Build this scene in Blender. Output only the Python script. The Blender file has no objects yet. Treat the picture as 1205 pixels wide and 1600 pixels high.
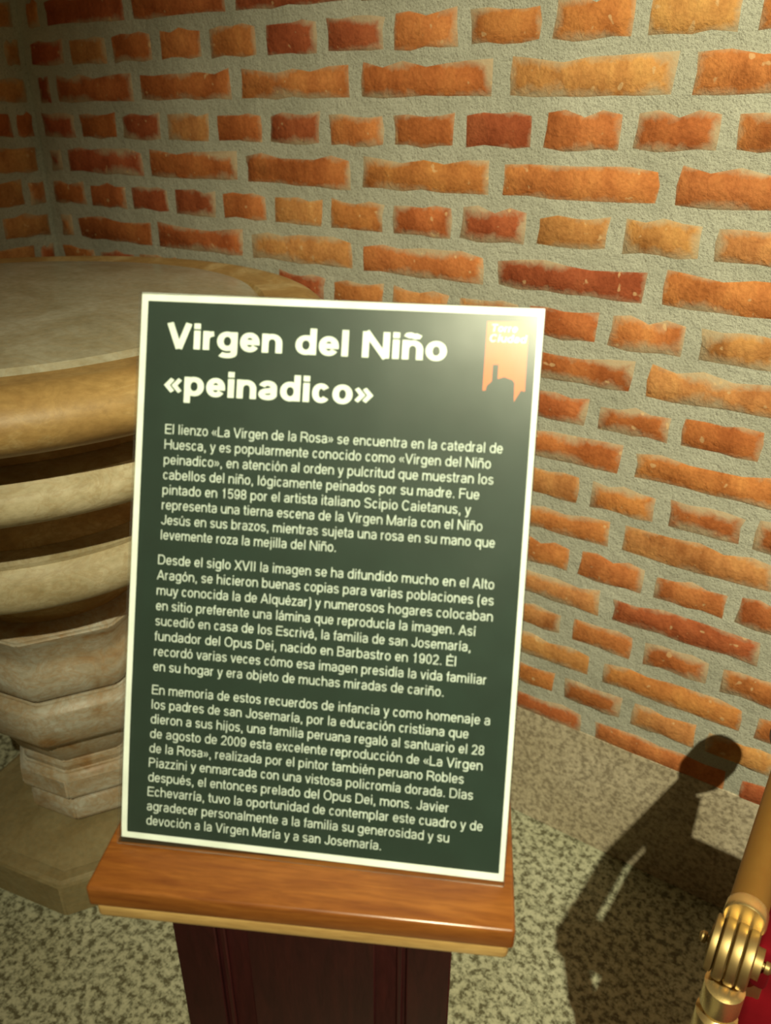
import bpy, bmesh, math, random
from mathutils import Vector, Matrix, Euler
from mathutils import noise as mnoise

scene = bpy.context.scene
COL = scene.collection
PI = math.pi
random.seed(7)
Z0 = 1.393                       # height of the first reference brick course above the floor

# ------------------------------------------------------------------ camera
cam_d = bpy.data.cameras.new('camera')
cam_d.sensor_fit = 'VERTICAL'; cam_d.sensor_height = 36.0
cam_d.lens = 1240.47 / 1600.0 * 36.0
cam_d.clip_start = 0.01
cam = bpy.data.objects.new('camera', cam_d); COL.objects.link(cam)
CAM = Vector((1.39229, -1.19771, Z0 - 0.05040))
fwd = Vector((-0.49771501, 0.7438111, -0.44612198)).normalized()
upv = Vector((0, 0, 1)); rgt0 = fwd.cross(upv).normalized(); up0 = rgt0.cross(fwd)
roll = math.atan2(0.00190475, 0.89497014)
rgt = rgt0 * math.cos(roll) + up0 * math.sin(roll); up1 = rgt.cross(fwd)
m = Matrix((rgt, up1, -fwd)).transposed().to_4x4(); m.translation = CAM
cam.matrix_world = m
cam_d.dof.use_dof = True; cam_d.dof.focus_distance = 0.92; cam_d.dof.aperture_fstop = 6.0
scene.camera = cam

# ------------------------------------------------------------------ light
scene.view_settings.view_transform = 'Standard'
scene.view_settings.look = 'None'
scene.view_settings.gamma = 1.0
scene.view_settings.use_curve_mapping = False
scene.view_settings.exposure = 0.0

world = bpy.data.worlds.new('world'); scene.world = world; world.use_nodes = True
wb = world.node_tree.nodes['Background']
wb.inputs['Color'].default_value = (1.0, 0.74, 0.30, 1); wb.inputs['Strength'].default_value = 0.13

def aim(o, target):
    o.rotation_euler = (Vector(target) - o.location).to_track_quat('-Z', 'Y').to_euler()

sp = bpy.data.lights.new('ceiling_spot', 'SPOT')
sp.energy = 385; sp.color = (1.0, 0.94, 0.63); sp.spot_size = math.radians(74); sp.spot_blend = 1.0
sp.shadow_soft_size = 0.015
spo = bpy.data.objects.new('ceiling_spot', sp); COL.objects.link(spo)
spo.location = (2.06, -1.81, Z0 + 1.15); aim(spo, (1.48, -0.18, Z0 - 0.46))

# ------------------------------------------------------------------ materials
def mat(name, color=(0.5, 0.5, 0.5), rough=0.5, metal=0.0, spec=0.5):
    m = bpy.data.materials.new(name); m.use_nodes = True
    b = m.node_tree.nodes['Principled BSDF']
    b.inputs['Base Color'].default_value = (*color, 1); b.inputs['Roughness'].default_value = rough
    b.inputs['Metallic'].default_value = metal; b.inputs['Specular IOR Level'].default_value = spec
    return m, m.node_tree, b

def N(nt, t, **kw):
    n = nt.nodes.new(t)
    for k, v in kw.items():
        if k in n.inputs: n.inputs[k].default_value = v
        else: setattr(n, k, v)
    return n

def ramp(nt, stops, interp='LINEAR'):
    r = nt.nodes.new('ShaderNodeValToRGB'); e = r.color_ramp.elements; r.color_ramp.interpolation = interp
    while len(e) > 1: e.remove(e[0])
    e[0].position = stops[0][0]; e[0].color = (*stops[0][1], 1)
    for p, c in stops[1:]:
        x = e.new(p); x.color = (*c, 1)
    return r

def noise(nt, vec, scale, detail=4, rough=0.5, dist=0.0):
    n = nt.nodes.new('ShaderNodeTexNoise'); n.inputs['Scale'].default_value = scale
    n.inputs['Detail'].default_value = detail; n.inputs['Roughness'].default_value = rough
    n.inputs['Distortion'].default_value = dist
    if vec: nt.links.new(vec, n.inputs['Vector'])
    return n

def bump(nt, h, bsdf, strength, dist=0.001, prev=None):
    b = nt.nodes.new('ShaderNodeBump'); b.inputs['Strength'].default_value = strength; b.inputs['Distance'].default_value = dist
    nt.links.new(h, b.inputs['Height'])
    if prev: nt.links.new(prev, b.inputs['Normal'])
    nt.links.new(b.outputs[0], bsdf.inputs['Normal']); return b.outputs[0]

def mixc(nt, fac, a, b, mode='MIX'):
    x = nt.nodes.new('ShaderNodeMix'); x.data_type = 'RGBA'; x.blend_type = mode
    if hasattr(fac, 'links'): nt.links.new(fac, x.inputs[0])
    else: x.inputs[0].default_value = fac
    for v, i in ((a, 6), (b, 7)):
        if hasattr(v, 'links'): nt.links.new(v, x.inputs[i])
        else: x.inputs[i].default_value = (*v, 1)
    return x.outputs[2]

def math_(nt, op, a, b=None, clamp=False):
    x = nt.nodes.new('ShaderNodeMath'); x.operation = op; x.use_clamp = clamp
    for v, i in ((a, 0), (b, 1)):
        if v is None: continue
        if hasattr(v, 'links'): nt.links.new(v, x.inputs[i])
        else: x.inputs[i].default_value = v
    return x.outputs[0]

# mortar: sandy grey-beige cement
def make_mortar():
    m, nt, b = mat('mortar_cement', rough=0.95, spec=0.15)
    g = nt.nodes.new('ShaderNodeNewGeometry').outputs['Position']
    big = noise(nt, g, 9, 4); fine = noise(nt, g, 300, 3, 0.7); mid = noise(nt, g, 60, 4, 0.6)
    c1 = ramp(nt, [(0.3, (0.36, 0.365, 0.30)), (0.7, (0.47, 0.475, 0.40))]); nt.links.new(big.outputs[0], c1.inputs[0])
    pit = ramp(nt, [(0.30, (0.45, 0.42, 0.36)), (0.46, (1, 1, 1)), (0.75, (1.12, 1.12, 1.1))]); nt.links.new(fine.outputs[0], pit.inputs[0])
    nt.links.new(mixc(nt, 0.8, c1.outputs[0], pit.outputs[0], 'MULTIPLY'), b.inputs['Base Color'])
    h = math_(nt, 'ADD', fine.outputs[0], math_(nt, 'MULTIPLY', mid.outputs[0], 2.0))
    bump(nt, h, b, 0.9, 0.0026)
    return m
MORTAR = make_mortar()

# brick: fired clay, one tint per brick (object colour), lime smeared on its edges
def make_brick():
    m, nt, b = mat('fired_clay_brick', rough=0.85, spec=0.2)
    oi = nt.nodes.new('ShaderNodeObjectInfo'); tc = nt.nodes.new('ShaderNodeTexCoord')
    off = nt.nodes.new('ShaderNodeVectorMath'); off.operation = 'SCALE'; off.inputs[0].default_value = (37, 11, 23)
    nt.links.new(oi.outputs['Random'], off.inputs['Scale'])
    add = nt.nodes.new('ShaderNodeVectorMath'); add.operation = 'ADD'
    nt.links.new(tc.outputs['Object'], add.inputs[0]); nt.links.new(off.outputs[0], add.inputs[1])
    v = add.outputs[0]
    st = nt.nodes.new('ShaderNodeMapping'); st.inputs['Scale'].default_value = (1.0, 1.0, 0.5); nt.links.new(v, st.inputs[0])
    n1 = noise(nt, st.outputs[0], 22, 5, 0.6); n2 = noise(nt, v, 180, 3, 0.6); n3 = noise(nt, v, 60, 4, 0.6, 0.4); n4 = noise(nt, v, 9, 2)
    sh = ramp(nt, [(0.25, (0.62, 0.50, 0.42)), (0.5, (1, 1, 1)), (0.75, (1.25, 1.45, 1.5))]); nt.links.new(n1.outputs[0], sh.inputs[0])
    base = mixc(nt, 1.0, oi.outputs['Color'], sh.outputs[0], 'MULTIPLY')
    gr = ramp(nt, [(0.3, (0.78, 0.75, 0.72)), (0.6, (1.05, 1.05, 1.05))]); nt.links.new(n2.outputs[0], gr.inputs[0])
    base = mixc(nt, 0.8, base, gr.outputs[0], 'MULTIPLY')
    # distance to the brick's outline, stored per face corner region as attribute "edge" (0 rim .. 1 inside)
    at = nt.nodes.new('ShaderNodeAttribute'); at.attribute_name = 'brick_width'
    sep = nt.nodes.new('ShaderNodeSeparateXYZ'); nt.links.new(tc.outputs['Generated'], sep.inputs[0])
    def rim(ch, size):
        t = math_(nt, 'MINIMUM', sep.outputs[ch], math_(nt, 'SUBTRACT', 1.0, sep.outputs[ch]))
        return math_(nt, 'MULTIPLY', t, size)
    e = math_(nt, 'MINIMUM', rim('X', at.outputs['Fac']), rim('Z', math_(nt, 'MINIMUM', 0.0555, at.outputs['Fac'])))
    e = math_(nt, 'MULTIPLY', e, 1 / 0.016)
    e = math_(nt, 'ADD', e, math_(nt, 'MULTIPLY', math_(nt, 'SUBTRACT', n3.outputs[0], 0.5), 1.4))
    e = math_(nt, 'ADD', e, math_(nt, 'MULTIPLY', math_(nt, 'SUBTRACT', n4.outputs[0], 0.5), 3.2))
    lime = ramp(nt, [(0.0, (1, 1, 1)), (0.8, (0, 0, 0))]); nt.links.new(e, lime.inputs[0])
    fac = math_(nt, 'MULTIPLY', lime.outputs[0], 0.82)
    base = mixc(nt, fac, base, (0.42, 0.355, 0.24))
    spt = noise(nt, v, 75, 1, 0.3); sr = ramp(nt, [(0.72, (0, 0, 0)), (0.76, (1, 1, 1))]); nt.links.new(spt.outputs[0], sr.inputs[0])
    base = mixc(nt, math_(nt, 'MULTIPLY', sr.outputs[0], 0.6), base, (0.62, 0.42, 0.22))
    nt.links.new(base, b.inputs['Base Color'])
    h = math_(nt, 'ADD', math_(nt, 'MULTIPLY', n3.outputs[0], 1.5), math_(nt, 'MULTIPLY', n2.outputs[0], 0.6))
    bump(nt, h, b, 0.7, 0.0025)
    return m
BRICK = make_brick()
TINT = {'o': (0.47, 0.170, 0.050), 'r': (0.34, 0.085, 0.032), 'y': (0.50, 0.225, 0.075), 'm': (0.40, 0.122, 0.036)}

def granite(name, lo, mid, hi, scale, rough=0.55, spec=0.3):
    m, nt, b = mat(name, rough=rough, spec=spec)
    g = nt.nodes.new('ShaderNodeNewGeometry').outputs['Position']
    n1 = noise(nt, g, scale, 2, 0.55, 0.15); n2 = noise(nt, g, scale * 2.6, 2, 0.6); n3 = noise(nt, g, 6, 3)
    s = math_(nt, 'ADD', math_(nt, 'MULTIPLY', n1.outputs[0], 0.7), math_(nt, 'MULTIPLY', n2.outputs[0], 0.3))
    r = ramp(nt, [(0.40, lo), (0.475, mid), (0.55, hi), (0.7, tuple(min(1, c * 1.25) for c in hi))]); nt.links.new(s, r.inputs[0])
    tone = ramp(nt, [(0.3, (0.88, 0.86, 0.80)), (0.7, (1.06, 1.06, 1.06))]); nt.links.new(n3.outputs[0], tone.inputs[0])
    nt.links.new(mixc(nt, 1.0, r.outputs[0], tone.outputs[0], 'MULTIPLY'), b.inputs['Base Color'])
    bump(nt, s, b, 0.12, 0.001)
    return m
GRAN_FLOOR = granite('granite_floor', (0.12, 0.115, 0.07), (0.28, 0.29, 0.205), (0.44, 0.45, 0.33), 78, 0.5)
GRAN_SKIRT = granite('granite_skirting', (0.26, 0.22, 0.155), (0.39, 0.335, 0.245), (0.48, 0.42, 0.31), 105, 0.65)

def marble(name, stops, scale=5, rough=0.3, vein=(0.32, 0.20, 0.07), veinamt=0.5, seed=0.0, spec=0.5):
    m, nt, b = mat(name, rough=rough, spec=spec)
    g = nt.nodes.new('ShaderNodeNewGeometry').outputs['Position']
    mp = nt.nodes.new('ShaderNodeMapping'); mp.inputs['Location'].default_value = (seed, seed * 0.7, seed * 1.3); nt.links.new(g, mp.inputs[0])
    mp.inputs['Scale'].default_value = (1, 1, 1.6)
    n1 = noise(nt, mp.outputs[0], scale, 6, 0.6, 1.0); n2 = noise(nt, mp.outputs[0], scale * 2.2, 5, 0.6, 2.0); n3 = noise(nt, mp.outputs[0], 90, 3, 0.6)
    r = ramp(nt, stops); nt.links.new(n1.outputs[0], r.inputs[0])
    vr = ramp(nt, [(0.42, (0, 0, 0)), (0.5, (1, 1, 1)), (0.57, (0, 0, 0))]); nt.links.new(n2.outputs[0], vr.inputs[0])
    c = mixc(nt, math_(nt, 'MULTIPLY', vr.outputs[0], veinamt), r.outputs[0], vein)
    gr = ramp(nt, [(0.3, (0.86, 0.85, 0.82)), (0.65, (1.05, 1.05, 1.05))]); nt.links.new(n3.outputs[0], gr.inputs[0])
    nt.links.new(mixc(nt, 1.0, c, gr.outputs[0], 'MULTIPLY'), b.inputs['Base Color'])
    h = math_(nt, 'ADD', n1.outputs[0], math_(nt, 'MULTIPLY', n3.outputs[0], 0.12))
    bump(nt, h, b, 0.25, 0.006)
    return m
MARB_OCHRE = marble('ochre_marble', [(0.3, (0.30, 0.17, 0.055)), (0.5, (0.42, 0.27, 0.10)), (0.62, (0.55, 0.42, 0.21)), (0.8, (0.36, 0.22, 0.08))], 7, 0.5, seed=3.1)
MARB_GREY = marble('grey_veined_marble', [(0.3, (0.30, 0.27, 0.18)), (0.5, (0.40, 0.38, 0.29)), (0.7, (0.47, 0.46, 0.38))], 6, 0.27, vein=(0.34, 0.27, 0.15), veinamt=0.35, seed=1.4)
MARB_BAND = marble('beige_marble', [(0.3, (0.36, 0.30, 0.17)), (0.5, (0.47, 0.41, 0.26)), (0.7, (0.56, 0.50, 0.34))], 10, 0.55, veinamt=0.3, seed=5.0, spec=0.4)
MARB_PED = marble('pedestal_marble', [(0.30, (0.28, 0.155, 0.06)), (0.40, (0.38, 0.31, 0.21)), (0.55, (0.44, 0.41, 0.33)), (0.7, (0.52, 0.52, 0.46))], 9, 0.45, vein=(0.36, 0.21, 0.08), veinamt=0.45, seed=8.3)
MARB_PLINTH = marble('plinth_marble', [(0.3, (0.20, 0.155, 0.07)), (0.6, (0.27, 0.225, 0.12))], 8, 0.6, veinamt=0.2, seed=2.3)

def wood():
    m, nt, b = mat('varnished_wood', rough=0.28, spec=0.5)
    tc = nt.nodes.new('ShaderNodeTexCoord').outputs['Object']
    mp = nt.nodes.new('ShaderNodeMapping'); mp.inputs['Scale'].default_value = (1.0, 9.0, 9.0); nt.links.new(tc, mp.inputs[0])
    n1 = noise(nt, mp.outputs[0], 9, 6, 0.62, 1.2); n2 = noise(nt, mp.outputs[0], 60, 3, 0.6)
    r = ramp(nt, [(0.3, (0.150, 0.044, 0.010)), (0.5, (0.215, 0.072, 0.014)), (0.68, (0.275, 0.10, 0.020))]); nt.links.new(n1.outputs[0], r.inputs[0])
    g = ramp(nt, [(0.35, (0.8, 0.78, 0.75)), (0.6, (1.05, 1.05, 1.05))]); nt.links.new(n2.outputs[0], g.inputs[0])
    nt.links.new(mixc(nt, 0.7, r.outputs[0], g.outputs[0], 'MULTIPLY'), b.inputs['Base Color'])
    b.inputs['Coat Weight'].default_value = 0.4; b.inputs['Coat Roughness'].default_value = 0.2
    bump(nt, n1.outputs[0], b, 0.08, 0.001)
    return m
WOOD = wood()
def wood_tone(name, cols, scale):
    m = WOOD.copy(); m.name = name
    for n in m.node_tree.nodes:
        if n.type == 'VALTORGB' and n.color_ramp.elements[0].color[0] < 0.5:
            for e, c in zip(n.color_ramp.elements, cols): e.color = (*c, 1)
        if n.type == 'MAPPING': n.inputs['Scale'].default_value = scale
    return m
WOOD_SHADED = wood_tone('shade_darkened_wood', [(0.018, 0.004, 0.0045), (0.024, 0.005, 0.0055), (0.030, 0.006, 0.006)], (9, 9, 1))  # same wood, with the shade over the column put into its colour
WOOD_SHADED.node_tree.nodes['Principled BSDF'].inputs['Coat Weight'].default_value = 0.1
WOOD_LIGHT = wood_tone('pale_moulding_wood', [(0.34, 0.20, 0.07), (0.44, 0.28, 0.10), (0.52, 0.34, 0.13)], (1, 9, 9))
def brass(name, col, rough):
    m, nt, b = mat(name, col, rough, 0.9)
    tc = nt.nodes.new('ShaderNodeTexCoord').outputs['Object']
    n = noise(nt, tc, 60, 3); rr = nt.nodes.new('ShaderNodeMapRange')
    rr.inputs['To Min'].default_value = rough * 0.75; rr.inputs['To Max'].default_value = rough * 1.3
    nt.links.new(n.outputs[0], rr.inputs[0]); nt.links.new(rr.outputs[0], b.inputs['Roughness'])
    bump(nt, n.outputs[0], b, 0.05, 0.0006)
    return m
BRASS = brass('satin_brass', (0.44, 0.27, 0.07), 0.5)
BRASS_BRIGHT = brass('polished_brass', (0.86, 0.66, 0.30), 0.26)
BRASS_OLD = brass('aged_brass', (0.36, 0.26, 0.11), 0.46)
def velvet():
    m, nt, b = mat('red_velvet', (0.2, 0.003, 0.008), 0.9, spec=0.1)
    tc = nt.nodes.new('ShaderNodeTexCoord').outputs['Object']; n = noise(nt, tc, 25, 4)
    r = ramp(nt, [(0.3, (0.085, 0.0008, 0.003)), (0.7, (0.14, 0.002, 0.006))]); nt.links.new(n.outputs[0], r.inputs[0]); nt.links.new(r.outputs[0], b.inputs['Base Color'])
    b.inputs['Sheen Weight'].default_value = 0.05; b.inputs['Sheen Tint'].default_value = (0.8, 0.1, 0.1, 1)
    bump(nt, n.outputs[0], b, 0.2, 0.002); return m
VELVET = velvet()
KNOB = mat('maroon_lacquer', (0.10, 0.012, 0.018), 0.35)[0]

def printed(name, col):
    m, nt, b = mat(name, col, 0.38, spec=0.5)
    g = nt.nodes.new('ShaderNodeTexCoord').outputs['Object']; n = noise(nt, g, 35, 4)
    r = ramp(nt, [(0.3, tuple(c * 0.9 for c in col)), (0.7, tuple(min(1, c * 1.08) for c in col))]); nt.links.new(n.outputs[0], r.inputs[0])
    nt.links.new(r.outputs[0], b.inputs['Base Color']); return m
P_WHITE = printed('white_paper', (0.84, 0.88, 0.87)); P_GREEN = printed('dark_green_print', (0.014, 0.031, 0.025))
P_TEXT = printed('white_print', (0.64, 0.70, 0.68)); P_TITLE = printed('bright_white_print', (0.80, 0.86, 0.84)); P_ORANGE = printed('orange_print', (0.68, 0.135, 0.03))
def acrylic():
    m = bpy.data.materials.new('clear_acrylic'); m.use_nodes = True; nt = m.node_tree; nt.nodes.clear()
    out = nt.nodes.new('ShaderNodeOutputMaterial'); mx = nt.nodes.new('ShaderNodeMixShader')
    tr = nt.nodes.new('ShaderNodeBsdfTransparent'); tr.inputs[0].default_value = (0.97, 0.985, 0.97, 1)
    gl = nt.nodes.new('ShaderNodeBsdfGlossy'); gl.inputs['Roughness'].default_value = 0.13
    fr = nt.nodes.new('ShaderNodeFresnel'); fr.inputs[0].default_value = 1.49
    n = noise(nt, nt.nodes.new('ShaderNodeTexCoord').outputs['Object'], 14, 3)
    rr = nt.nodes.new('ShaderNodeMapRange'); rr.inputs['To Min'].default_value = 0.10; rr.inputs['To Max'].default_value = 0.30
    nt.links.new(n.outputs[0], rr.inputs[0]); nt.links.new(rr.outputs[0], gl.inputs['Roughness'])
    nt.links.new(fr.outputs[0], mx.inputs[0]); nt.links.new(tr.outputs[0], mx.inputs[1]); nt.links.new(gl.outputs[0], mx.inputs[2])
    nt.links.new(mx.outputs[0], out.inputs[0]); return m
ACRYLIC = acrylic()

# ------------------------------------------------------------------ helpers
def link(o, parent=None):
    COL.objects.link(o)
    if parent: o.parent = parent
    return o
def mesh_obj(name, verts, faces, mt, parent=None, smooth=False):
    me = bpy.data.meshes.new(name); me.from_pydata([tuple(v) for v in verts], [], faces); me.update()
    me.materials.append(mt)
    if smooth:
        for p in me.polygons: p.use_smooth = True
    return link(bpy.data.objects.new(name, me), parent)
def bm_obj(name, bm, mt, parent=None, smooth=False, angle=None):
    bmesh.ops.recalc_face_normals(bm, faces=bm.faces)
    me = bpy.data.meshes.new(name); bm.to_mesh(me); bm.free(); me.materials.append(mt)
    if smooth:
        for p in me.polygons: p.use_smooth = True
        if angle: me.set_sharp_from_angle(angle=math.radians(angle))
    return link(bpy.data.objects.new(name, me), parent)
def box_bm(bm, x0, x1, y0, y1, z0, z1, bev=0.0, seg=3):
    v = [bm.verts.new((x, y, z)) for x in (x0, x1) for y in (y0, y1) for z in (z0, z1)]
    fs = [bm.faces.new([v[i] for i in f]) for f in ((0, 1, 3, 2), (4, 6, 7, 5), (0, 4, 5, 1), (2, 3, 7, 6), (0, 2, 6, 4), (1, 5, 7, 3))]
    if bev > 0:
        es = {e for f in fs for e in f.edges}
        bmesh.ops.bevel(bm, geom=list(es), offset=bev, segments=seg, affect='EDGES', profile=0.5)
    return v
def box(name, x0, x1, y0, y1, z0, z1, mt, parent=None, bev=0.0, seg=3):
    bm = bmesh.new(); box_bm(bm, x0, x1, y0, y1, z0, z1, bev, seg)
    return bm_obj(name, bm, mt, parent, smooth=bev > 0, angle=40)
def empty(name, loc, mtx=None):
    o = bpy.data.objects.new(name, None); o.empty_display_size = 0.1; COL.objects.link(o)
    if mtx is not None: o.matrix_world = mtx
    else: o.location = loc
    return o
def tag(o, label=None, cat=None, group=None, kind=None):
    for k, v in (('label', label), ('category', cat), ('group', group), ('kind', kind)):
        if v: o[k] = v
    return o

# ------------------------------------------------------------------ setting: floor, skirting, walls
CX = -0.344; C = 0.0685003; L = 0.265; SK = Z0 - 1.116; TOP = 2.75
box('floor', CX - 0.12, 3.4, -3.2, 0.12, -0.08, 0.0, GRAN_FLOOR)['kind'] = 'structure'
wr = box('wall_right', CX - 0.12, 3.2, 0.0, 0.12, SK, TOP, MORTAR); wr['kind'] = 'structure'
wl = box('wall_left', CX - 0.12, CX, -2.9, 0.0, SK, TOP, MORTAR); wl['kind'] = 'structure'
box('baseboard_right', CX, 3.2, -0.0025, 0.12, 0.0, SK, GRAN_SKIRT, bev=0.0012, seg=1)['kind'] = 'structure'
box('baseboard_left', CX - 0.12, CX + 0.0025, -2.9, -0.0025, 0.0, SK, GRAN_SKIRT, bev=0.0012, seg=1)['kind'] = 'structure'

def brick_mesh(w, h, seed, depth=0.0028, n=14):
    """a brick face with its own chipped outline: rim on the mortar, inner ring, proud face; 12..50 triangles"""
    rnd = random.Random(seed); pts = []
    nx = 6 if w > 0.15 else 4
    def side(ax, ay, bx, by, k):
        for i in range(k):
            t = i / k; pts.append([ax + (bx - ax) * t, ay + (by - ay) * t])
    side(-w / 2, -h / 2, w / 2, -h / 2, nx); side(w / 2, -h / 2, w / 2, h / 2, 2); side(w / 2, h / 2, -w / 2, h / 2, nx); side(-w / 2, h / 2, -w / 2, -h / 2, 2)
    for p in pts:
        top = p[1] > h * 0.3
        p[0] += rnd.uniform(-0.0032, 0.0026)
        p[1] += rnd.uniform(-0.0095, 0.0010) if top else rnd.uniform(-0.001, 0.0046)
        p[0] *= 0.995
    k = len(pts); inset = 0.0045
    vs = [(x, 0.0016, z) for x, z in pts]
    for x, z in pts:
        vs.append((x - math.copysign(min(inset, abs(x)), x), -depth + rnd.uniform(0, 0.0006), z - math.copysign(min(inset, abs(z)), z)))
    fs = [tuple(k + i for i in range(k))[::-1]]
    for i in range(k):
        j = (i + 1) % k; fs.append((i, k + i, k + j, j))
    me = bpy.data.meshes.new('brick'); me.from_pydata(vs, [], fs); me.update()
    a = me.attributes.new('brick_width', 'FLOAT', 'POINT')
    for d in a.data: d.value = w
    me.materials.append(BRICK)
    bm = bmesh.new(); bm.from_mesh(me); bmesh.ops.recalc_face_normals(bm, faces=bm.faces); bm.to_mesh(me); bm.free()
    for p in me.polygons: p.use_smooth = True
    return me
SL, SH, BH = 0.243, 0.1145, 0.0555
STRETCH = [brick_mesh(SL, BH, s) for s in range(14)]
HEAD = [brick_mesh(SH, BH, 100 + s) for s in range(14)]
CLOSER = [brick_mesh(0.040, BH, 200 + s) for s in range(5)]
TINTS = {
 -1: (-2, 'rymoorroooyo'), 0: (-1, 'mmomyo'), 1: (-2, 'rmrymromromoo'), 2: (-1, 'rmmooo'), 3: (-2, 'mmrroyomryyy'), 4: (-1, 'mmyoro'),
 5: (7, 'moy'), 6: (3, 'my'), 7: (7, 'mmm'), 8: (3, 'mo'), 9: (7, 'yomo'), 10: (3, 'oyo'), 11: (7, 'ooom'), 12: (3, 'yro'), 13: (7, 'yomo'),
 14: (3, 'yoo'), 15: (7, 'omyy'), 16: (3, 'mor'), -2: (-1, 'rmroyo')}
rb = random.Random(11)
def tint(row, idx, left=False):
    t = None
    if not left and row in TINTS:
        s0, s = TINTS[row]
        if 0 <= idx - s0 < len(s): t = s[idx - s0]
    if t is None: t = rb.choice('oomryo' if not left else 'yymo')
    c = TINT[t]; f = rb.uniform(0.9, 1.1)
    return (c[0] * f, c[1] * f * rb.uniform(0.93, 1.07), c[2] * f, 1)
def put(me, x, z, wall, row, idx, flip=1):
    o = bpy.data.objects.new('brick', me); COL.objects.link(o); o.parent = wall
    dz = rb.uniform(-0.0012, 0.0012); dr = rb.uniform(-0.010, 0.010); dd = rb.uniform(-0.0010, 0.0008)
    if wall is wr: o.location = (x, dd, z + dz); o.rotation_euler = (0, dr, 0)
    else: o.location = (CX - dd, x, z + dz); o.rotation_euler = (0, dr, PI / 2)
    o.scale = (1, 1, rb.uniform(0.95, 1.03))
    o.color = tint(row, idx, wall is wl)
far_r = []; far_l = []
ROWS = range(-19, 17)
for v in ROWS:
    z = Z0 - v * C
    near = v >= -3
    if v % 2 == 0:
        lst = [(k * L + L / 2 + (0 if k >= 0 else 0.003), 0, k) for k in range(-1, 13)] + [(CX + 0.052, 2, -5)]
    else:
        lst = [(k * L / 2, 1, k) for k in range(-2, 23)]
    for x, kind, k in lst:
        lib = (STRETCH, HEAD, CLOSER)[kind]; me = lib[rb.randrange(len(lib))]
        if near and x < 1.62: put(me, x, z, wr, v, k)
        elif x < 3.1: far_r.append((me, x, z))
    # left wall, measured from the corner towards the camera (negative y)
    if v % 2 == 0: lst = [(-0.012 - SH / 2 - k * L / 2, 1, k) for k in range(21)]
    else: lst = [(-0.010 - 0.018, 2, -1)] + [(-0.062 - SL / 2 - k * L, 0, k) for k in range(10)]
    for y, kind, k in lst:
        lib = (STRETCH, HEAD, CLOSER)[kind]; me = lib[rb.randrange(len(lib))]
        if near and y > -0.45: put(me, y, z, wl, v, k)
        else: far_l.append((me, y, z))
def far_bricks(lst, wall):
    vs = []; fs = []
    for me, x, z in lst:
        b0 = len(vs)
        for q in me.vertices:
            a, d, c = q.co
            vs.append((x + a, d, z + c) if wall is wr else (CX - d, x + a, z + c))
        fs += [tuple(b0 + i for i in p.vertices) for p in me.polygons]
    o = mesh_obj('outer_brick_courses', vs, fs, BRICK, wall, True); o['kind'] = 'stuff'; o.color = (0.52, 0.145, 0.03, 1)
    a = o.data.attributes.new('brick_width', 'FLOAT', 'POINT')
    for d in a.data: d.value = 9.0
far_bricks(far_r, wr); far_bricks(far_l, wl)

# ------------------------------------------------------------------ marble font in the corner
AX, AY = 0.205, -0.500
font = empty('stone_font', (AX, AY, 0))
tag(font, 'large round marble basin with rolled mouldings on an octagonal pedestal in the brick corner', 'font')
def lathe(name, prof, mt, a0=0, a1=360, n=120, close=True, sharp=35):
    bm = bmesh.new(); rings = []
    full = abs(a1 - a0 - 360) < 1e-6
    k = n if full else n + 1
    for i in range(k):
        a = math.radians(a0 + (a1 - a0) * i / n); ring = []
        for r, z in prof:
            x = r * math.cos(a); y = r * math.sin(a)
            y = min(y, -AY - 0.012); x = max(x, CX - AX + 0.012)
            ring.append(bm.verts.new((x, y, z)))
        rings.append(ring)
    for i in range(k if full else k - 1):
        A = rings[i]; B = rings[(i + 1) % k]
        for j in range(len(prof) - 1):
            try: bm.faces.new((A[j], B[j], B[j + 1], A[j + 1]))
            except ValueError: pass
    if full:
        for j in (0, -1):
            if prof[j][0] > 1e-4: bm.faces.new([r[j] for r in rings])
    else:
        bm.faces.new(rings[0]); bm.faces.new(rings[-1])
    bmesh.ops.remove_doubles(bm, verts=bm.verts, dist=1e-5)
    return bm_obj(name, bm, mt, font, True, sharp)
def arc(cx, cz, rx, rz, a0, a1, n):
    return [(cx + rx * math.cos(math.radians(a0 + (a1 - a0) * i / n)), Z0 + cz + rz * math.sin(math.radians(a0 + (a1 - a0) * i / n))) for i in range(n + 1)]
# grey top slab, gently domed
top = [(0.0, Z0 - 0.292), (0.15, Z0 - 0.2935), (0.28, Z0 - 0.298), (0.355, Z0 - 0.303), (0.392, Z0 - 0.309), (0.400, Z0 - 0.318), (0.400, Z0 - 0.35), (0.0, Z0 - 0.35)]
lathe('top_slab', top, MARB_GREY)
# rolled ochre rim, cut in four curved stones
rim = [(0.402, Z0 - 0.345), (0.402, Z0 - 0.322), (0.408, Z0 - 0.314)] + arc(0.462, -0.348, 0.050, 0.038, 110, -60, 14) + [(0.47, Z0 - 0.385), (0.402, Z0 - 0.385)]
rim = rim + [rim[0]]
CRACK = 85.0
for a in (CRACK, CRACK + 90, CRACK + 180, CRACK + 270):
    bmseg = lathe('rim_stone', rim[:-1] + [rim[0]], MARB_OCHRE, a + 0.25, a + 89.75, 40)
def body(name, prof, mt): return lathe(name, [(0, prof[0][1])] + prof + [(0, prof[-1][1])], mt)
body('upper_recess', [(0.42, Z0 - 0.383), (0.385, Z0 - 0.392), (0.372, Z0 - 0.41), (0.372, Z0 - 0.428), (0.372, Z0 - 0.434)], MARB_OCHRE)
body('upper_moulding', [(0.405, Z0 - 0.4345), (0.425, Z0 - 0.4365)] + arc(0.408, -0.466, 0.034, 0.030, 55, -80, 10) + [(0.36, Z0 - 0.500)], MARB_BAND)
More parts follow.
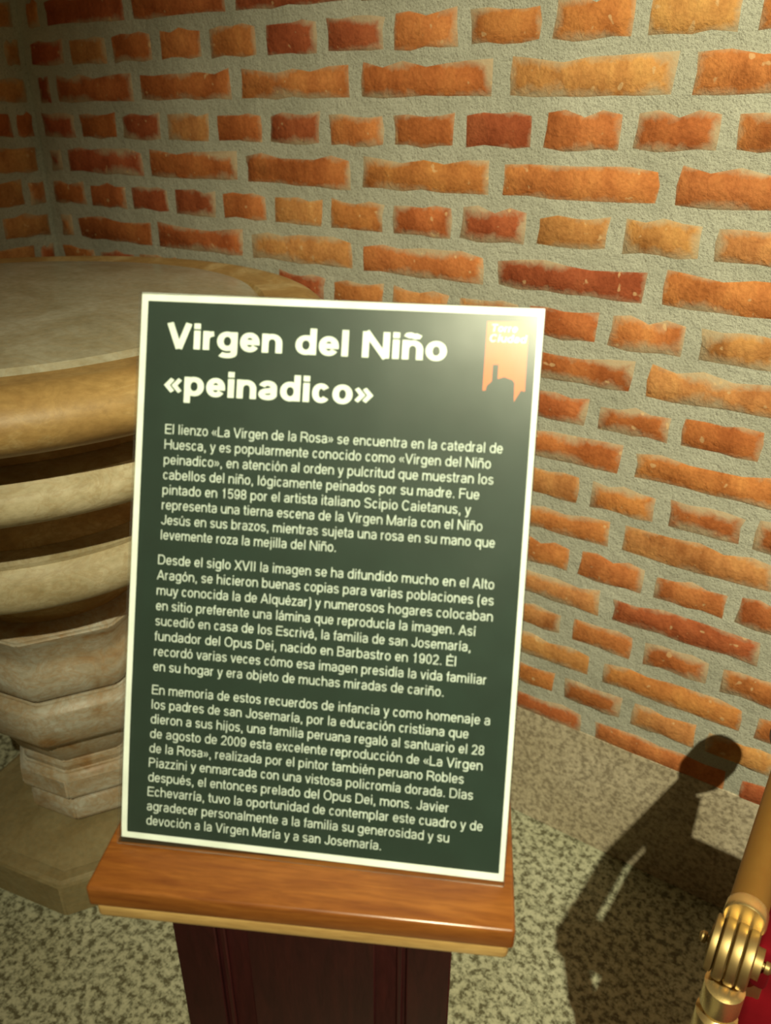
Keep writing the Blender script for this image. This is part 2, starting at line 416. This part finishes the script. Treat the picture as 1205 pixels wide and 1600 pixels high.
body('lower_recess', [(0.37, Z0 - 0.5002), (0.31, Z0 - 0.512), (0.285, Z0 - 0.545), (0.280, Z0 - 0.575), (0.280, Z0 - 0.5955)], MARB_OCHRE)
body('lower_moulding', [(0.300, Z0 - 0.596), (0.318, Z0 - 0.600)] + arc(0.300, -0.642, 0.032, 0.040, 60, -75, 10) + [(0.25, Z0 - 0.694)], MARB_BAND)
body('basin_underside', [(0.25, Z0 - 0.6942), (0.21, Z0 - 0.71), (0.18, Z0 - 0.75), (0.155, Z0 - 0.79), (0.15, Z0 - 0.7995)], MARB_OCHRE)
# octagonal pedestal, one face turned to the camera
PHI = math.radians(-33)
def octa(name, prof, mt):
    bm = bmesh.new(); rings = []
    for D, z in prof:
        R = D / math.cos(PI / 8)
        rings.append([bm.verts.new((R * math.cos(PHI + PI / 8 + i * PI / 4), R * math.sin(PHI + PI / 8 + i * PI / 4), Z0 + z)) for i in range(8)])
    for A, B in zip(rings, rings[1:]):
        for i in range(8): bm.faces.new((A[i], A[(i + 1) % 8], B[(i + 1) % 8], B[i]))
    bm.faces.new(rings[0]); bm.faces.new(rings[-1])
    bmesh.ops.bevel(bm, geom=[e for e in bm.edges], offset=0.0035, segments=2, affect='EDGES')
    return bm_obj(name, bm, mt, font, True, 42)
octa('capital', [(0.155, -0.800), (0.174, -0.806), (0.180, -0.814), (0.177, -0.824), (0.158, -0.862), (0.160, -0.888), (0.168, -0.900), (0.168, -0.938), (0.158, -0.950)], MARB_PED)
octa('abacus_block', [(0.156, -0.9505), (0.156, -0.958), (0.172, -0.968), (0.176, -0.978), (0.172, -1.035), (0.160, -1.052), (0.140, -1.062)], MARB_PED)
octa('shaft', [(0.140, -1.0625), (0.135, -1.085), (0.122, -1.118), (0.114, -1.128), (0.119, -1.135), (0.117, -1.145), (0.117, -1.152), (0.130, -1.163), (0.132, -1.205), (0.120, -1.214), (0.114, -1.222), (0.122, -1.232), (0.123, -1.268), (0.108, -1.280), (0.108, -1.286)], MARB_PED)
octa('base_moulding', [(0.120, -1.2865), (0.150, -1.292), (0.190, -1.303), (0.205, -1.308)], MARB_PLINTH)
octa('plinth', [(0.224, -1.3085), (0.230, -1.315), (0.230, -1.393)], MARB_PLINTH)

# ------------------------------------------------------------------ wooden lectern stand
ang = math.atan2(0.4608, 0.8875)
SX, SY, SZ = 0.98389, -0.98750, Z0 - 0.562        # front left corner of the top
SWID, SDEP = 0.3165, 0.25
stand = empty('display_stand', (SX, SY, 0)); stand.rotation_euler = (0, 0, ang)
tag(stand, 'varnished wooden pedestal stand with moulded square top under the green notice', 'stand')
box('top_board', 0, SWID, 0, SDEP, SZ - 0.020, SZ, WOOD, stand, 0.0028, 3)
def ring_mould(name, ins, z1, z0, mt, bev):
    box(name, ins, SWID - ins, ins, SDEP - ins, z0, z1, mt, stand, bev, 4)
ring_mould('bead_moulding', 0.0030, SZ - 0.0203, SZ - 0.0365, WOOD_LIGHT, 0.0045)
ring_mould('fillet_moulding', 0.0115, SZ - 0.0368, SZ - 0.0445, WOOD_LIGHT, 0.0018)
ci = 0.043
col = box('column', ci, SWID - ci, ci, SDEP - ci, 0.075, SZ - 0.0448, WOOD_SHADED, stand, 0.0015, 2)
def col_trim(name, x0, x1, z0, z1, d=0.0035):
    box(name, x0, x1, ci - d, ci + 0.001, z0, z1, WOOD_SHADED, stand, 0.0012, 1)
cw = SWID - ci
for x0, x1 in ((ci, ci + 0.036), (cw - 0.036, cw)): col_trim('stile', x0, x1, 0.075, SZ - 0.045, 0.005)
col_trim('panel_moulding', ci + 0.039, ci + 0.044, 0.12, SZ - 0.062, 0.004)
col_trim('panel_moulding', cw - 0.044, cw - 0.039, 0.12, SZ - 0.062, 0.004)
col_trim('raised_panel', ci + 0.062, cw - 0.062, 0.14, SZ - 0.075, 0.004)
box('stand_base', 0.012, SWID - 0.012, 0.012, SDEP - 0.012, 0.0, 0.074, WOOD_SHADED, stand, 0.006, 3)
# small screw head near the top right of the column
bm = bmesh.new(); bmesh.ops.create_uvsphere(bm, u_segments=12, v_segments=8, radius=0.0022)
s = bm_obj('screw_head', bm, BRASS, stand, True); s.location = (cw - 0.010, ci - 0.0055, SZ - 0.055)

# ------------------------------------------------------------------ acrylic sign holder with the printed notice
def rodrig(a):
    a = Vector(a); t = a.length; return Matrix.Rotation(t, 3, a / t)
SIGN_ROT = Matrix(((0.89091171, -0.42193219, -0.16807603), (0.45398424, 0.816543, 0.35658918), (-0.01321515, -0.39399334, 0.91901828)))
SIGN_POS = Vector((1.0721705, -0.80360622, Z0 - 0.36410777))
M = SIGN_ROT.to_4x4(); M.translation = SIGN_POS
holder = empty('acrylic_sign_holder', None, M)
tag(holder, 'clear acrylic tabletop holder leaning back on the wooden stand around the green notice', 'sign holder')
box('front_pane', -0.1500, 0.1492, -0.0026, -0.0012, -0.2135, 0.2105, ACRYLIC, holder, 0.0004, 1)
box('back_pane', -0.1500, 0.1492, 0.0012, 0.0030, -0.2100, 0.2105, ACRYLIC, holder, 0.0004, 1)
# foot lies flat on the stand top: built in world space and brought into the holder's frame
foot_bm = bmesh.new(); box_bm(foot_bm, 0.0085, 0.3075, 0.0425, 0.120, SZ + 0.0003, SZ + 0.0028, 0.0005, 1)
sm = Matrix.Translation((SX, SY, 0)) @ Matrix.Rotation(ang, 4, 'Z')
bmesh.ops.transform(foot_bm, matrix=M.inverted() @ sm, verts=foot_bm.verts)
bm_obj('holder_foot', foot_bm, ACRYLIC, holder)

notice = empty('printed_notice', None, M)
tag(notice, 'dark green printed notice with white border and white lettering titled Virgen del Niño', 'notice')
def flat(name, polys, mt, y, parent=notice, thick=None):
    """polys: lists of (x_mm, y_mm) from the sheet's top left; laid at depth y"""
    vs = []; fs = []
    for poly in polys:
        b0 = len(vs); dy = poly[0] if isinstance(poly[0], float) else 0.0
        pp = poly[1] if isinstance(poly[0], float) else poly
        vs += [(x / 1000 - 0.1485, y + dy, 0.210 - t / 1000) for x, t in pp]
        fs.append(tuple(range(b0, b0 + len(pp))))
    o = mesh_obj(name, vs, fs, mt, parent); me = o.data
    bm = bmesh.new(); bm.from_mesh(me)
    for f in bm.faces:
        f.normal_update()
        if f.normal.y > 0: f.normal_flip()
    if thick:
        r = bmesh.ops.extrude_face_region(bm, geom=bm.faces[:]); bmesh.ops.translate(bm, verts=[e for e in r['geom'] if isinstance(e, bmesh.types.BMVert)], vec=(0, thick, 0))
        bmesh.ops.recalc_face_normals(bm, faces=bm.faces)
    bm.to_mesh(me); bm.free(); return o
# paper sheet, its lower left edge pulled in a little as it curls
def left(t, base): return base + (max(0, (t - 300) / 120) ** 2) * 1.3
paper = [(-0.3, -0.3), (297, 0)] + [(297, 420.5), (left(420, 0.0), 418.5)] + [(left(t, -0.3), t) for t in range(410, 290, -10)]
flat('paper_sheet', [paper], P_WHITE, -0.0004, thick=0.0006)
green = [(4.7, 5.6), (293.0, 5.0), (293.3, 414.8), (left(414, 4.2) + 0.2, 413.9)] + [(left(t, 4.2), t) for t in range(410, 290, -10)]
flat('green_panel', [green], P_GREEN, -0.0005)

# --- grotesque lettering drawn as strokes
XH, CAP, ASC, DSC = 0.53, 0.72, 0.73, -0.205
def sup(cx, cy, rx, ry, a0, a1, n=None, e=2.12):
    n = n or max(4, int(abs(a1 - a0) / 14)); out = []
    for i in range(n + 1):
        a = math.radians(a0 + (a1 - a0) * i / n); c, s = math.cos(a), math.sin(a)
        out.append((cx + rx * math.copysign(abs(c) ** (2 / e), c), cy + ry * math.copysign(abs(s) ** (2 / e), s)))
    return out
HF = 0.86
def glyph(ch, w):
    h = w / 2; v = h * HF; S = []; sb = 0.048 if w < .12 else 0.030
    base = {'á': ('a', 'ac'), 'é': ('e', 'ac'), 'í': ('ı', 'ac'), 'ó': ('o', 'ac'), 'ú': ('u', 'ac'), 'ñ': ('n', 'ti'), 'É': ('E', 'AC')}
    if ch in base:
        b, acc = base[ch]; S, W = glyph(b, w); cx = W / 2
        if acc == 'ac': S = S + [[(cx - 0.035, XH + 0.06), (cx + 0.055, XH + 0.185)]]
        elif acc == 'AC': S = S + [[(cx - 0.03, CAP + 0.04), (cx + 0.05, CAP + 0.13)]]
        else:
            S = S + [[(cx - 0.15, XH + 0.075), (cx - 0.12, XH + 0.13), (cx - 0.06, XH + 0.14), (cx + 0.05, XH + 0.10), (cx + 0.11, XH + 0.11), (cx + 0.14, XH + 0.165)]]
        return S, W
    def bowl(l, r, b=0.0, t=XH): return sup((l + r) / 2, (b + t) / 2, (r - l) / 2, (t - b) / 2 - v + 0.008, 0, 360, 26)
    W = {'a': .556, 'b': .58, 'c': .52, 'd': .58, 'e': .556, 'f': .30, 'g': .58, 'h': .57, 'i': .245, 'ı': .245, 'j': .245, 'l': .245, 'm': .86, 'n': .57, 'o': .57,
         'p': .58, 'q': .58, 'r': .36, 's': .51, 't': .31, 'u': .57, 'v': .51, 'x': .51, 'y': .51, 'z': .49, 'A': .68, 'B': .68, 'C': .72, 'D': .72, 'E': .64, 'F': .59,
         'H': .72, 'J': .53, 'L': .57, 'M': .86, 'N': .73, 'O': .77, 'P': .66, 'R': .70, 'S': .67, 'V': .67, 'X': .67, 'I': .28, 'T': .61, ' ': .27,
         '.': .27, ',': .27, '(': .33, ')': .33, '«': .50, '»': .50}.get(ch, .556)
    l = sb + h; r = W - sb - h; cx = W / 2; rx = (r - l) / 2
    arch = lambda a, b, t=XH, q=0.19: [(a, t - v - q - 0.10)] + sup((a + b) / 2, t - v - q, (b - a) / 2, q, 180, 0, 12) + [(b, 0)]
    if ch == 'o': S = [bowl(l, r)]
    elif ch == 'b': S = [[(l, 0), (l, ASC)], bowl(l, r)]
    elif ch == 'd': S = [[(r, 0), (r, ASC)], bowl(l, r)]
    elif ch == 'p': S = [[(l, DSC), (l, XH)], bowl(l, r)]
    elif ch == 'q': S = [[(r, DSC), (r, XH)], bowl(l, r)]
    elif ch == 'c': S = [sup(cx, XH / 2, rx, XH / 2 - v + .008, 35, 325, 20)]
    elif ch == 'e': S = [[(r, XH * .50), (l, XH * .50)], [(r, XH * .5 - v)] + sup(cx, XH / 2, rx, XH / 2 - v + .008, 3, 328, 24)]
    elif ch == 'a':
        ry = .12; tt = XH - v
        S = [sup(cx - .01, tt - ry, rx - .01, ry + .008, 165, 0, 10) + [(r - .02, .10), (r + .01, v)],
             [(r - .02, XH * .56)] + sup(l + .14, .155, .14, .155 - v + .008, 88, 270, 12) + sup(cx, .155, rx - .02, .155 - v + .008, -80, 0, 5)]
    elif ch == 'g':
        S = [bowl(l, r, 0.005), [(r, XH), (r, -.03)] + sup(cx, -.06, rx, .145 - v, 0, -155, 12)]
    elif ch == 'n': S = [[(l, 0), (l, XH)], arch(l, r)]
    elif ch == 'h': S = [[(l, 0), (l, ASC)], arch(l, r)]
    elif ch == 'm': S = [[(l, 0), (l, XH)], arch(l, cx, q=.17), arch(cx, r, q=.17)]
    elif ch == 'u': S = [[(r, 0), (r, XH)], [(l, XH)] + sup(cx, v + .19, rx, .19, 180, 360, 12) + [(r, .28)]]
    elif ch == 'r': S = [[(l, 0), (l, XH)], [(l, .25)] + sup(l + .20, XH - v - .17, .20, .17, 180, 92, 8)]
    elif ch == 's' or ch == 'S':
        T = XH if ch == 's' else CAP; ryt = T * .255 - v * .6; ryb = T * .275 - v * .6
        S = [sup(cx, T - v - ryt, rx, ryt + .005, 20, 180, 12, 2.1) + sup(cx, T - v - ryt, rx, T - v - ryt - T * .52, 190, 262, 6, 2.0)
             + sup(cx, v + ryb, rx, T * .49 - v - ryb, 82, 10, 6, 2.0) + sup(cx, v + ryb, rx, ryb + .005, 0, -162, 12, 2.1)]
    elif ch == 'f': S = [[(.145, 0)] + sup(.145 + .11, ASC - v - .11, .11, .11, 180, 92, 7), [(.02, XH - v), (.285, XH - v)]]
    elif ch == 't': S = [[(.135, .68)] + sup(.135 + .10, v + .10, .10, .10, 180, 272, 7) + [(.29, v)], [(.02, XH - v), (.285, XH - v)]]
    elif ch in 'iı': S = [[(cx, 0), (cx, XH)]] + ([[(cx, ASC - w * .95), (cx, ASC)]] if ch == 'i' else [])
    elif ch == 'j': S = [[(cx, XH), (cx, -.08)] + sup(cx - .07, -.10, .07, .105 - v, 0, -85, 6), [(cx, ASC - w * .95), (cx, ASC)]]
    elif ch == 'l': S = [[(cx, 0), (cx, ASC)]]
    elif ch == 'I': S = [[(cx, 0), (cx, CAP)]]
    elif ch == 'v': S = [[(h + .015, XH), (cx, 0)], [(W - h - .015, XH), (cx, 0)]]
    elif ch == 'y': S = [[(h + .015, XH), (cx + .01, .0)], [(W - h - .015, XH), (cx - .02, -.10), (cx - .07, DSC + v + .01), (cx - .17, DSC + v)]]
    elif ch == 'x' or ch == 'X':
        T = XH if ch == 'x' else CAP; S = [[(h + .02, T), (W - h - .02, 0)], [(W - h - .02, T), (h + .02, 0)]]
    elif ch == 'z': S = [[(.05, XH - v), (W - .05, XH - v)], [(W - .06 - h, XH - v), (.05 + h, v)], [(.04, v), (W - .04, v)]]
    elif ch == 'A': S = [[(h + .01, 0), (cx, CAP)], [(W - h - .01, 0), (cx, CAP)], [(cx - .19, .22), (cx + .19, .22)]]
    elif ch == 'V': S = [[(h + .01, CAP), (cx, 0)], [(W - h - .01, CAP), (cx, 0)]]
    elif ch == 'B': S = [[(l, 0), (l, CAP)], [(l, CAP - v), (cx, CAP - v)] + sup(cx, CAP * .76 - v / 2, r - cx - .02, CAP * .24 - v / 2, 85, -90, 8) + [(l, CAP * .52)],
                         [(l, CAP * .52), (cx, CAP * .52)] + sup(cx, CAP * .26 + v / 2, r - cx, CAP * .26 - v / 2, 85, -90, 8) + [(l, v)]]
    elif ch == 'C': S = [sup(cx, CAP / 2, rx, CAP / 2 - v + .01, 35, 325, 24)]
    elif ch == 'D': S = [[(l, 0), (l, CAP)], [(l, CAP - v), (cx, CAP - v)] + sup(cx, CAP / 2, r - cx, CAP / 2 - v, 88, -88, 14) + [(cx, v), (l, v)]]
    elif ch == 'E': S = [[(l, 0), (l, CAP)], [(l, CAP - v), (W - .04, CAP - v)], [(l, CAP * .52), (W - .07, CAP * .52)], [(l, v), (W - .035, v)]]
    elif ch == 'F': S = [[(l, 0), (l, CAP)], [(l, CAP - v), (W - .03, CAP - v)], [(l, CAP * .50), (W - .08, CAP * .50)]]
    elif ch == 'H': S = [[(l, 0), (l, CAP)], [(r, 0), (r, CAP)], [(l, CAP * .52), (r, CAP * .52)]]
    elif ch == 'J': S = [[(r, CAP), (r, .20)] + sup(cx, .20, rx, .20 - v + .01, 0, -175, 12)]
    elif ch == 'L': S = [[(l, 0), (l, CAP)], [(l, v), (W - .02, v)]]
    elif ch == 'M': S = [[(l, 0), (l, CAP)], [(r, 0), (r, CAP)], [(l, CAP), (cx, 0)], [(r, CAP), (cx, 0)]]
    elif ch == 'N': S = [[(l, 0), (l, CAP)], [(r, 0), (r, CAP)], [(l, CAP), (r, 0)]]
    elif ch == 'O': S = [sup(cx, CAP / 2, rx, CAP / 2 - v + .01, 0, 360, 30)]
    elif ch == 'T': S = [[(cx, 0), (cx, CAP)], [(.02, CAP - v), (W - .02, CAP - v)]]
    elif ch in 'PR':
        S = [[(l, 0), (l, CAP)], [(l, CAP - v), (cx, CAP - v)] + sup(cx, CAP * .715, r - cx, CAP * .285 - v, 88, -88, 10) + [(cx, CAP * .43 + v), (l, CAP * .43 + v)]]
        if ch == 'R': S.append([(cx, CAP * .43 + v), (r - .03, CAP * .32), (r, .10), (r + .03, 0)])
    elif ch == '0': S = [sup(cx, CAP / 2, rx, CAP / 2 - v + .005, 0, 360, 26)]
    elif ch == '1': S = [[(cx + .03, 0), (cx + .03, CAP)], [(cx + .03, CAP * .80), (cx - .13, CAP * .76)]]
    elif ch == '2': S = [sup(cx, CAP - v - .18, rx, .185, 170, -10, 12) + [(cx + .10, .34), (l + .02, v * 2)], [(sb, v), (W - sb, v)]]
    elif ch == '5': S = [[(W - .08, CAP - v), (l + .04, CAP - v), (l + .01, CAP * .48)] + [(cx - .1, .42)] + sup(cx, .235, rx, .24 - v, 100, -160, 16)]
    elif ch == '8': S = [sup(cx, CAP * .755 - v / 2, rx - .02, CAP * .245 - v / 2, 0, 360, 20), sup(cx, CAP * .27 + v / 4, rx, CAP * .27 - v * .75, 0, 360, 22)]
    elif ch == '9': S = [sup(cx, CAP - v - .21, rx, .21, 0, 360, 20), [(r, CAP - v - .21), (r, .30)] + sup(cx, .28, rx, .28 - v, 0, -160, 12)]
    elif ch == '.': S = [[(cx, 0), (cx, w * 1.05)]]
    elif ch == ',': S = [[(cx, 0), (cx, w * 1.05)], [(cx + h * .5, .02), (cx - h * .4, -.12)]]
    elif ch == '(': S = [sup(W - .06, .26, .17, .50, 115, 245, 8, 2.0)]
    elif ch == ')': S = [sup(.06, .26, .17, .50, 65, -65, 8, 2.0)]
    elif ch == '«': S = [[(x + .15, .45), (x, .27), (x + .15, .09)] for x in (.07, .27)]
    elif ch == '»': S = [[(x, .45), (x + .15, .27), (x, .09)] for x in (.07, .27)]
    return S, W
def stroke_polys(path, w):
    closed = (Vector(path[0]) - Vector(path[-1])).length < 1e-4
    p = [Vector(q) for q in path]
    if closed: p = p[:-1]
    n = len(p); L_, R_ = [], []
    for i in range(n):
        a = p[(i - 1) % n] if (closed or i > 0) else None; b = p[(i + 1) % n] if (closed or i < n - 1) else None
        d1 = (p[i] - a).normalized() if a is not None and (p[i] - a).length > 1e-7 else None
        d2 = (b - p[i]).normalized() if b is not None and (b - p[i]).length > 1e-7 else None
        d1 = d1 or d2 or Vector((1, 0)); d2 = d2 or d1
        t = (d1 + d2); t = t.normalized() if t.length > 1e-6 else d2
        nrm = Vector((-t.y, t.x)); k = 1 / max(0.55, nrm.dot(Vector((-d2.y, d2.x))))
        off = Vector((nrm.x, nrm.y * HF)) * (w / 2 * k)
        L_.append(p[i] + off); R_.append(p[i] - off)
    out = []
    for i in range(n if closed else n - 1):
        j = (i + 1) % n; out.append([L_[i], L_[j], R_[j], R_[i]])
    return out
def text_polys(s, x0, x1, base, em, w, slant=0.0):
    total = 0; gl = []
    for ch in s:
        S, W = glyph(ch, w); gl.append((S, W, total, w * 0.72 if ch in '«»' else w)); total += W
    first = 0.035; scale_x = (x1 - x0) / (total - 2 * first)
    out = []; k = 0
    for S, W, ox, sw in gl:
        for path in S:
            k = (k + 1) % 6
            for q in stroke_polys(path, sw):
                out.append((-0.000012 * (k + 1), [(x0 + (ox - first + v.x + slant * v.y) * scale_x, base - v.y * em) for v in q]))
    return out
def lettering(name, rows, em, w, mt, slant=0.0):
    polys = []
    for s, x0, x1, b in rows: polys += text_polys(s, x0, x1, b, em, w, slant)
    return flat(name, polys, mt, -0.00062)
lettering('title_lettering', [('Virgen del Niño', 20.9, 229.5, 40.0), ('«peinadico»', 20.9, 177.3, 74.5)], 26.2, 0.166, P_TITLE)
B1 = 104.2; PT = 11.45
body_rows = [
 [('El lienzo «La Virgen de la Rosa» se encuentra en la catedral de', 274.5), ('Huesca, y es popularmente conocido como «Virgen del Niño', 266.8),
  ('peinadico», en atención al orden y pulcritud que muestran los', 269.4), ('cabellos del niño, lógicamente peinados por su madre. Fue', 260),
  ('pintado en 1598 por el artista italiano Scipio Caietanus, y', 254.4), ('representa una tierna escena de la Virgen María con el Niño', 263.8),
  ('Jesús en sus brazos, mientras sujeta una rosa en su mano que', 273.6), ('levemente roza la mejilla del Niño.', 157.5)],
 [('Desde el siglo XVII la imagen se ha difundido mucho en el Alto', 275.2), ('Aragón, se hicieron buenas copias para varias poblaciones (es', 275.6),
  ('muy conocida la de Alquézar) y numerosos hogares colocaban', 275.8), ('en sitio preferente una lámina que reproducía la imagen. Así', 264),
  ('sucedió en casa de los Escrivá, la familia de san Josemaría,', 261.4), ('fundador del Opus Dei, nacido en Barbastro en 1902. Él', 251.5),
  ('recordó varias veces cómo esa imagen presidía la vida familiar', 274.4), ('en su hogar y era objeto de muchas miradas de cariño.', 244)],
 [('En memoria de estos recuerdos de infancia y como homenaje a', 279.2), ('los padres de san Josemaría, por la educación cristiana que', 264),
  ('dieron a sus hijos, una familia peruana regaló al santuario el 28', 276.3), ('de agosto de 2009 esta excelente reproducción de «La Virgen', 275.9),
  ('de la Rosa», realizada por el pintor también peruano Robles', 262.8), ('Piazzini y enmarcada con una vistosa policromía dorada. Días', 270.4),
  ('después, el entonces prelado del Opus Dei, mons. Javier', 253.2), ('Echevarría, tuvo la oportunidad de contemplar este cuadro y de', 279.1),
  ('agradecer personalmente a la familia su generosidad y su', 255), ('devoción a la Virgen María y a san Josemaría.', 204.8)]]
starts = (103.9, 202.9, 303.6); pitches = (11.42, 11.78, 11.46)
for rows, b0, pt in zip(body_rows, starts, pitches):
    x0 = 22.0 if b0 < 150 else 20.9
    if b0 > 300: x0 = 20.6
    lettering('paragraph_lettering', [(s, x0, x1, b0 + i * pt) for i, (s, x1) in enumerate(rows)], 10.2, 0.092, P_TEXT)
# orange banner with a skyline cut out of its foot
ban = [(257.2, 10.2), (286.8, 9.4), (287.2, 58.8), (284.3, 58.2), (279.9, 66.6), (279.5, 53.0), (277.8, 51.0), (271.8, 49.2), (267.3, 50.8), (267.3, 40.6), (263.2, 40.8), (263.2, 52.6), (259.9, 55.9), (259.2, 59.4), (257.0, 59.6)]
bn = flat('orange_banner', [ban], P_ORANGE, -0.00056, thick=0.00003); bn['label'] = 'orange banner logo with skyline cut-out'
lettering('banner_lettering', [('Torre', 260.2, 278.8, 17.4), ('Ciudad', 259.4, 285.4, 24.6)], 7.6, 0.15, P_TITLE, 0.15)

# ------------------------------------------------------------------ brass-framed kneeler with red velvet at the right edge
kn = empty('folding_kneeler', (1.397, -0.64, 0))
tag(kn, 'brass tube frame with ribbed hinge joint and red velvet cover at lower right', 'kneeler')
JZ = Z0 - 0.716
def tube(name, p0, p1, r, mt, parent=kn, n=32, r1=None, prof=None):
    """turned piece between two points; prof = [(t, radius)...]"""
    p0 = Vector(p0) - kn.location; p1 = Vector(p1) - kn.location; d = p1 - p0
    q = d.to_track_quat('Z', 'Y'); bm = bmesh.new(); rings = []
    for t, rr in (prof or [(0, r), (1, r1 or r)]):
        rings.append([bm.verts.new(p0 + d * t + q @ Vector((rr * math.cos(2 * PI * i / n), rr * math.sin(2 * PI * i / n), 0))) for i in range(n)])
    for A, B in zip(rings, rings[1:]):
        for i in range(n): bm.faces.new((A[i], A[(i + 1) % n], B[(i + 1) % n], B[i]))
    bm.faces.new(rings[0]); bm.faces.new(rings[-1])
    return bm_obj(name, bm, mt, parent, True, 35)
RX = 1.397
tube('side_rail', (RX, -0.615, JZ + 0.022), (RX, -0.31, JZ - 0.020), 0.0168, BRASS)
tube('end_knob', (RX, -0.31, JZ - 0.020), (RX, -0.235, JZ - 0.030), 0, KNOB, prof=[(0, .018), (.05, .024), (.25, .031), (.7, .032), (.9, .028), (1, .020)])
tube('rail_collar', (RX, -0.628, JZ + 0.024), (RX, -0.612, JZ + 0.0225), 0, BRASS_BRIGHT, prof=[(0, .0172), (.1, .0182), (.9, .0182), (1, .0172)])
# ribbed hinge barrel: discs side by side on a bolt
for i, (dx, rr, ww) in enumerate([(-0.0178, .0255, .0075), (-0.0088, .0290, .0098), (0.0014, .0290, .0098), (0.0112, .0280, .0094)]):
    tube('hinge_knuckle', (RX + dx - ww / 2, -0.640, JZ - 0.004), (RX + dx + ww / 2, -0.640, JZ - 0.004), 0, BRASS_OLD, prof=[(0, rr * .90), (.15, rr * .985), (.5, rr), (.85, rr * .985), (1, rr * .90)])
tube('hinge_bolt', (RX - 0.031, -0.640, JZ - 0.004), (RX + 0.031, -0.640, JZ - 0.004), 0, BRASS_OLD, prof=[(0, .003), (.04, .0055), (.1, .0055), (.11, .003), (.13, .003), (.14, .014), (.86, .014), (.87, .003), (.9, .003), (.905, .0055), (.96, .0055), (1, .003)])
tube('front_leg', (RX, -0.650, JZ - 0.036), (RX, -0.650, 0.0), 0, BRASS_BRIGHT, prof=[(0, .012), (.004, .0175), (.045, .0175), (.052, .0155), (.060, .0135), (.066, .0185), (.12, .0185), (.13, .0145), (.97, .0145), (.975, .019), (1, .019)])
tube('rear_leg', (RX, -0.330, JZ - 0.028), (RX, -0.330, 0.0), 0, BRASS, prof=[(0, .012), (.01, .014), (.97, .014), (.975, .018), (1, .018)])
for ya, yb in ((-0.402, -0.338), (-0.612, -0.580)):
    box('rail_bracket', RX - 0.004 - kn.location.x, 0.030, ya - kn.location.y, yb - kn.location.y, Z0 - 0.815, JZ - 0.008 if ya > -0.5 else JZ - 0.020, BRASS_OLD, kn, 0.002, 2)
bm = bmesh.new(); box_bm(bm, 1.4125 - RX, 1.4285 - RX, -0.628 + 0.64, -0.34 + 0.64, JZ - 0.045, JZ + 0.004, 0.005, 3)
bmesh.ops.rotate(bm, verts=bm.verts, cent=(0, 0, JZ), matrix=Matrix.Rotation(-0.10, 3, 'X'))
bm_obj('velvet_edge_strip', bm, VELVET, kn, True, 50)
# velvet covered body with softly folded sides
def velvet_body():
    x0, x1, y0, y1, zt = 1.410, 1.86, -0.95, -0.335, Z0 - 0.800
    bm = bmesh.new(); nx, ny, nz = 8, 14, 14
    def fold(u, amp): return amp * math.sin(u * 46 + 1.2 * math.sin(u * 17))
    loop = []
    def per(k, n, a, b, horiz):
        for i in range(n):
            t = i / n; loop.append((a[0] + (b[0] - a[0]) * t, a[1] + (b[1] - a[1]) * t, k))
    N_ = 28
    per((0, -1), N_, (x0, y0), (x1, y0), 1); per((1, 0), N_, (x1, y0), (x1, y1), 0); per((0, 1), N_, (x1, y1), (x0, y1), 1); per((-1, 0), N_, (x0, y1), (x0, y0), 0)
    rings = []
    for z, inn, am in [(zt, 0.012, 0), (zt - 0.004, 0.004, 0), (zt - 0.012, 0.0, 0), (zt - 0.07, 0.001, .0015), (zt - 0.25, 0.002, .003), (0.0, 0.0, .004)]:
        ring = []
        for i, (x, y, k) in enumerate(loop):
            c = (i % N_) / N_; wgt = math.sin(PI * c)
            f = fold(x + y, am) * wgt
            ring.append(bm.verts.new((x - k[0] * inn + k[0] * f - kn.location.x, y - k[1] * inn + k[1] * f - kn.location.y, z)))
        rings.append(ring)
    for A, B in zip(rings, rings[1:]):
        for i in range(len(A)): bm.faces.new((A[i], A[(i + 1) % len(A)], B[(i + 1) % len(A)], B[i]))
    bm.faces.new(rings[0]); bm.faces.new(rings[-1])
    return bm_obj('velvet_cover', bm, VELVET, kn, True, 50)
velvet_body()
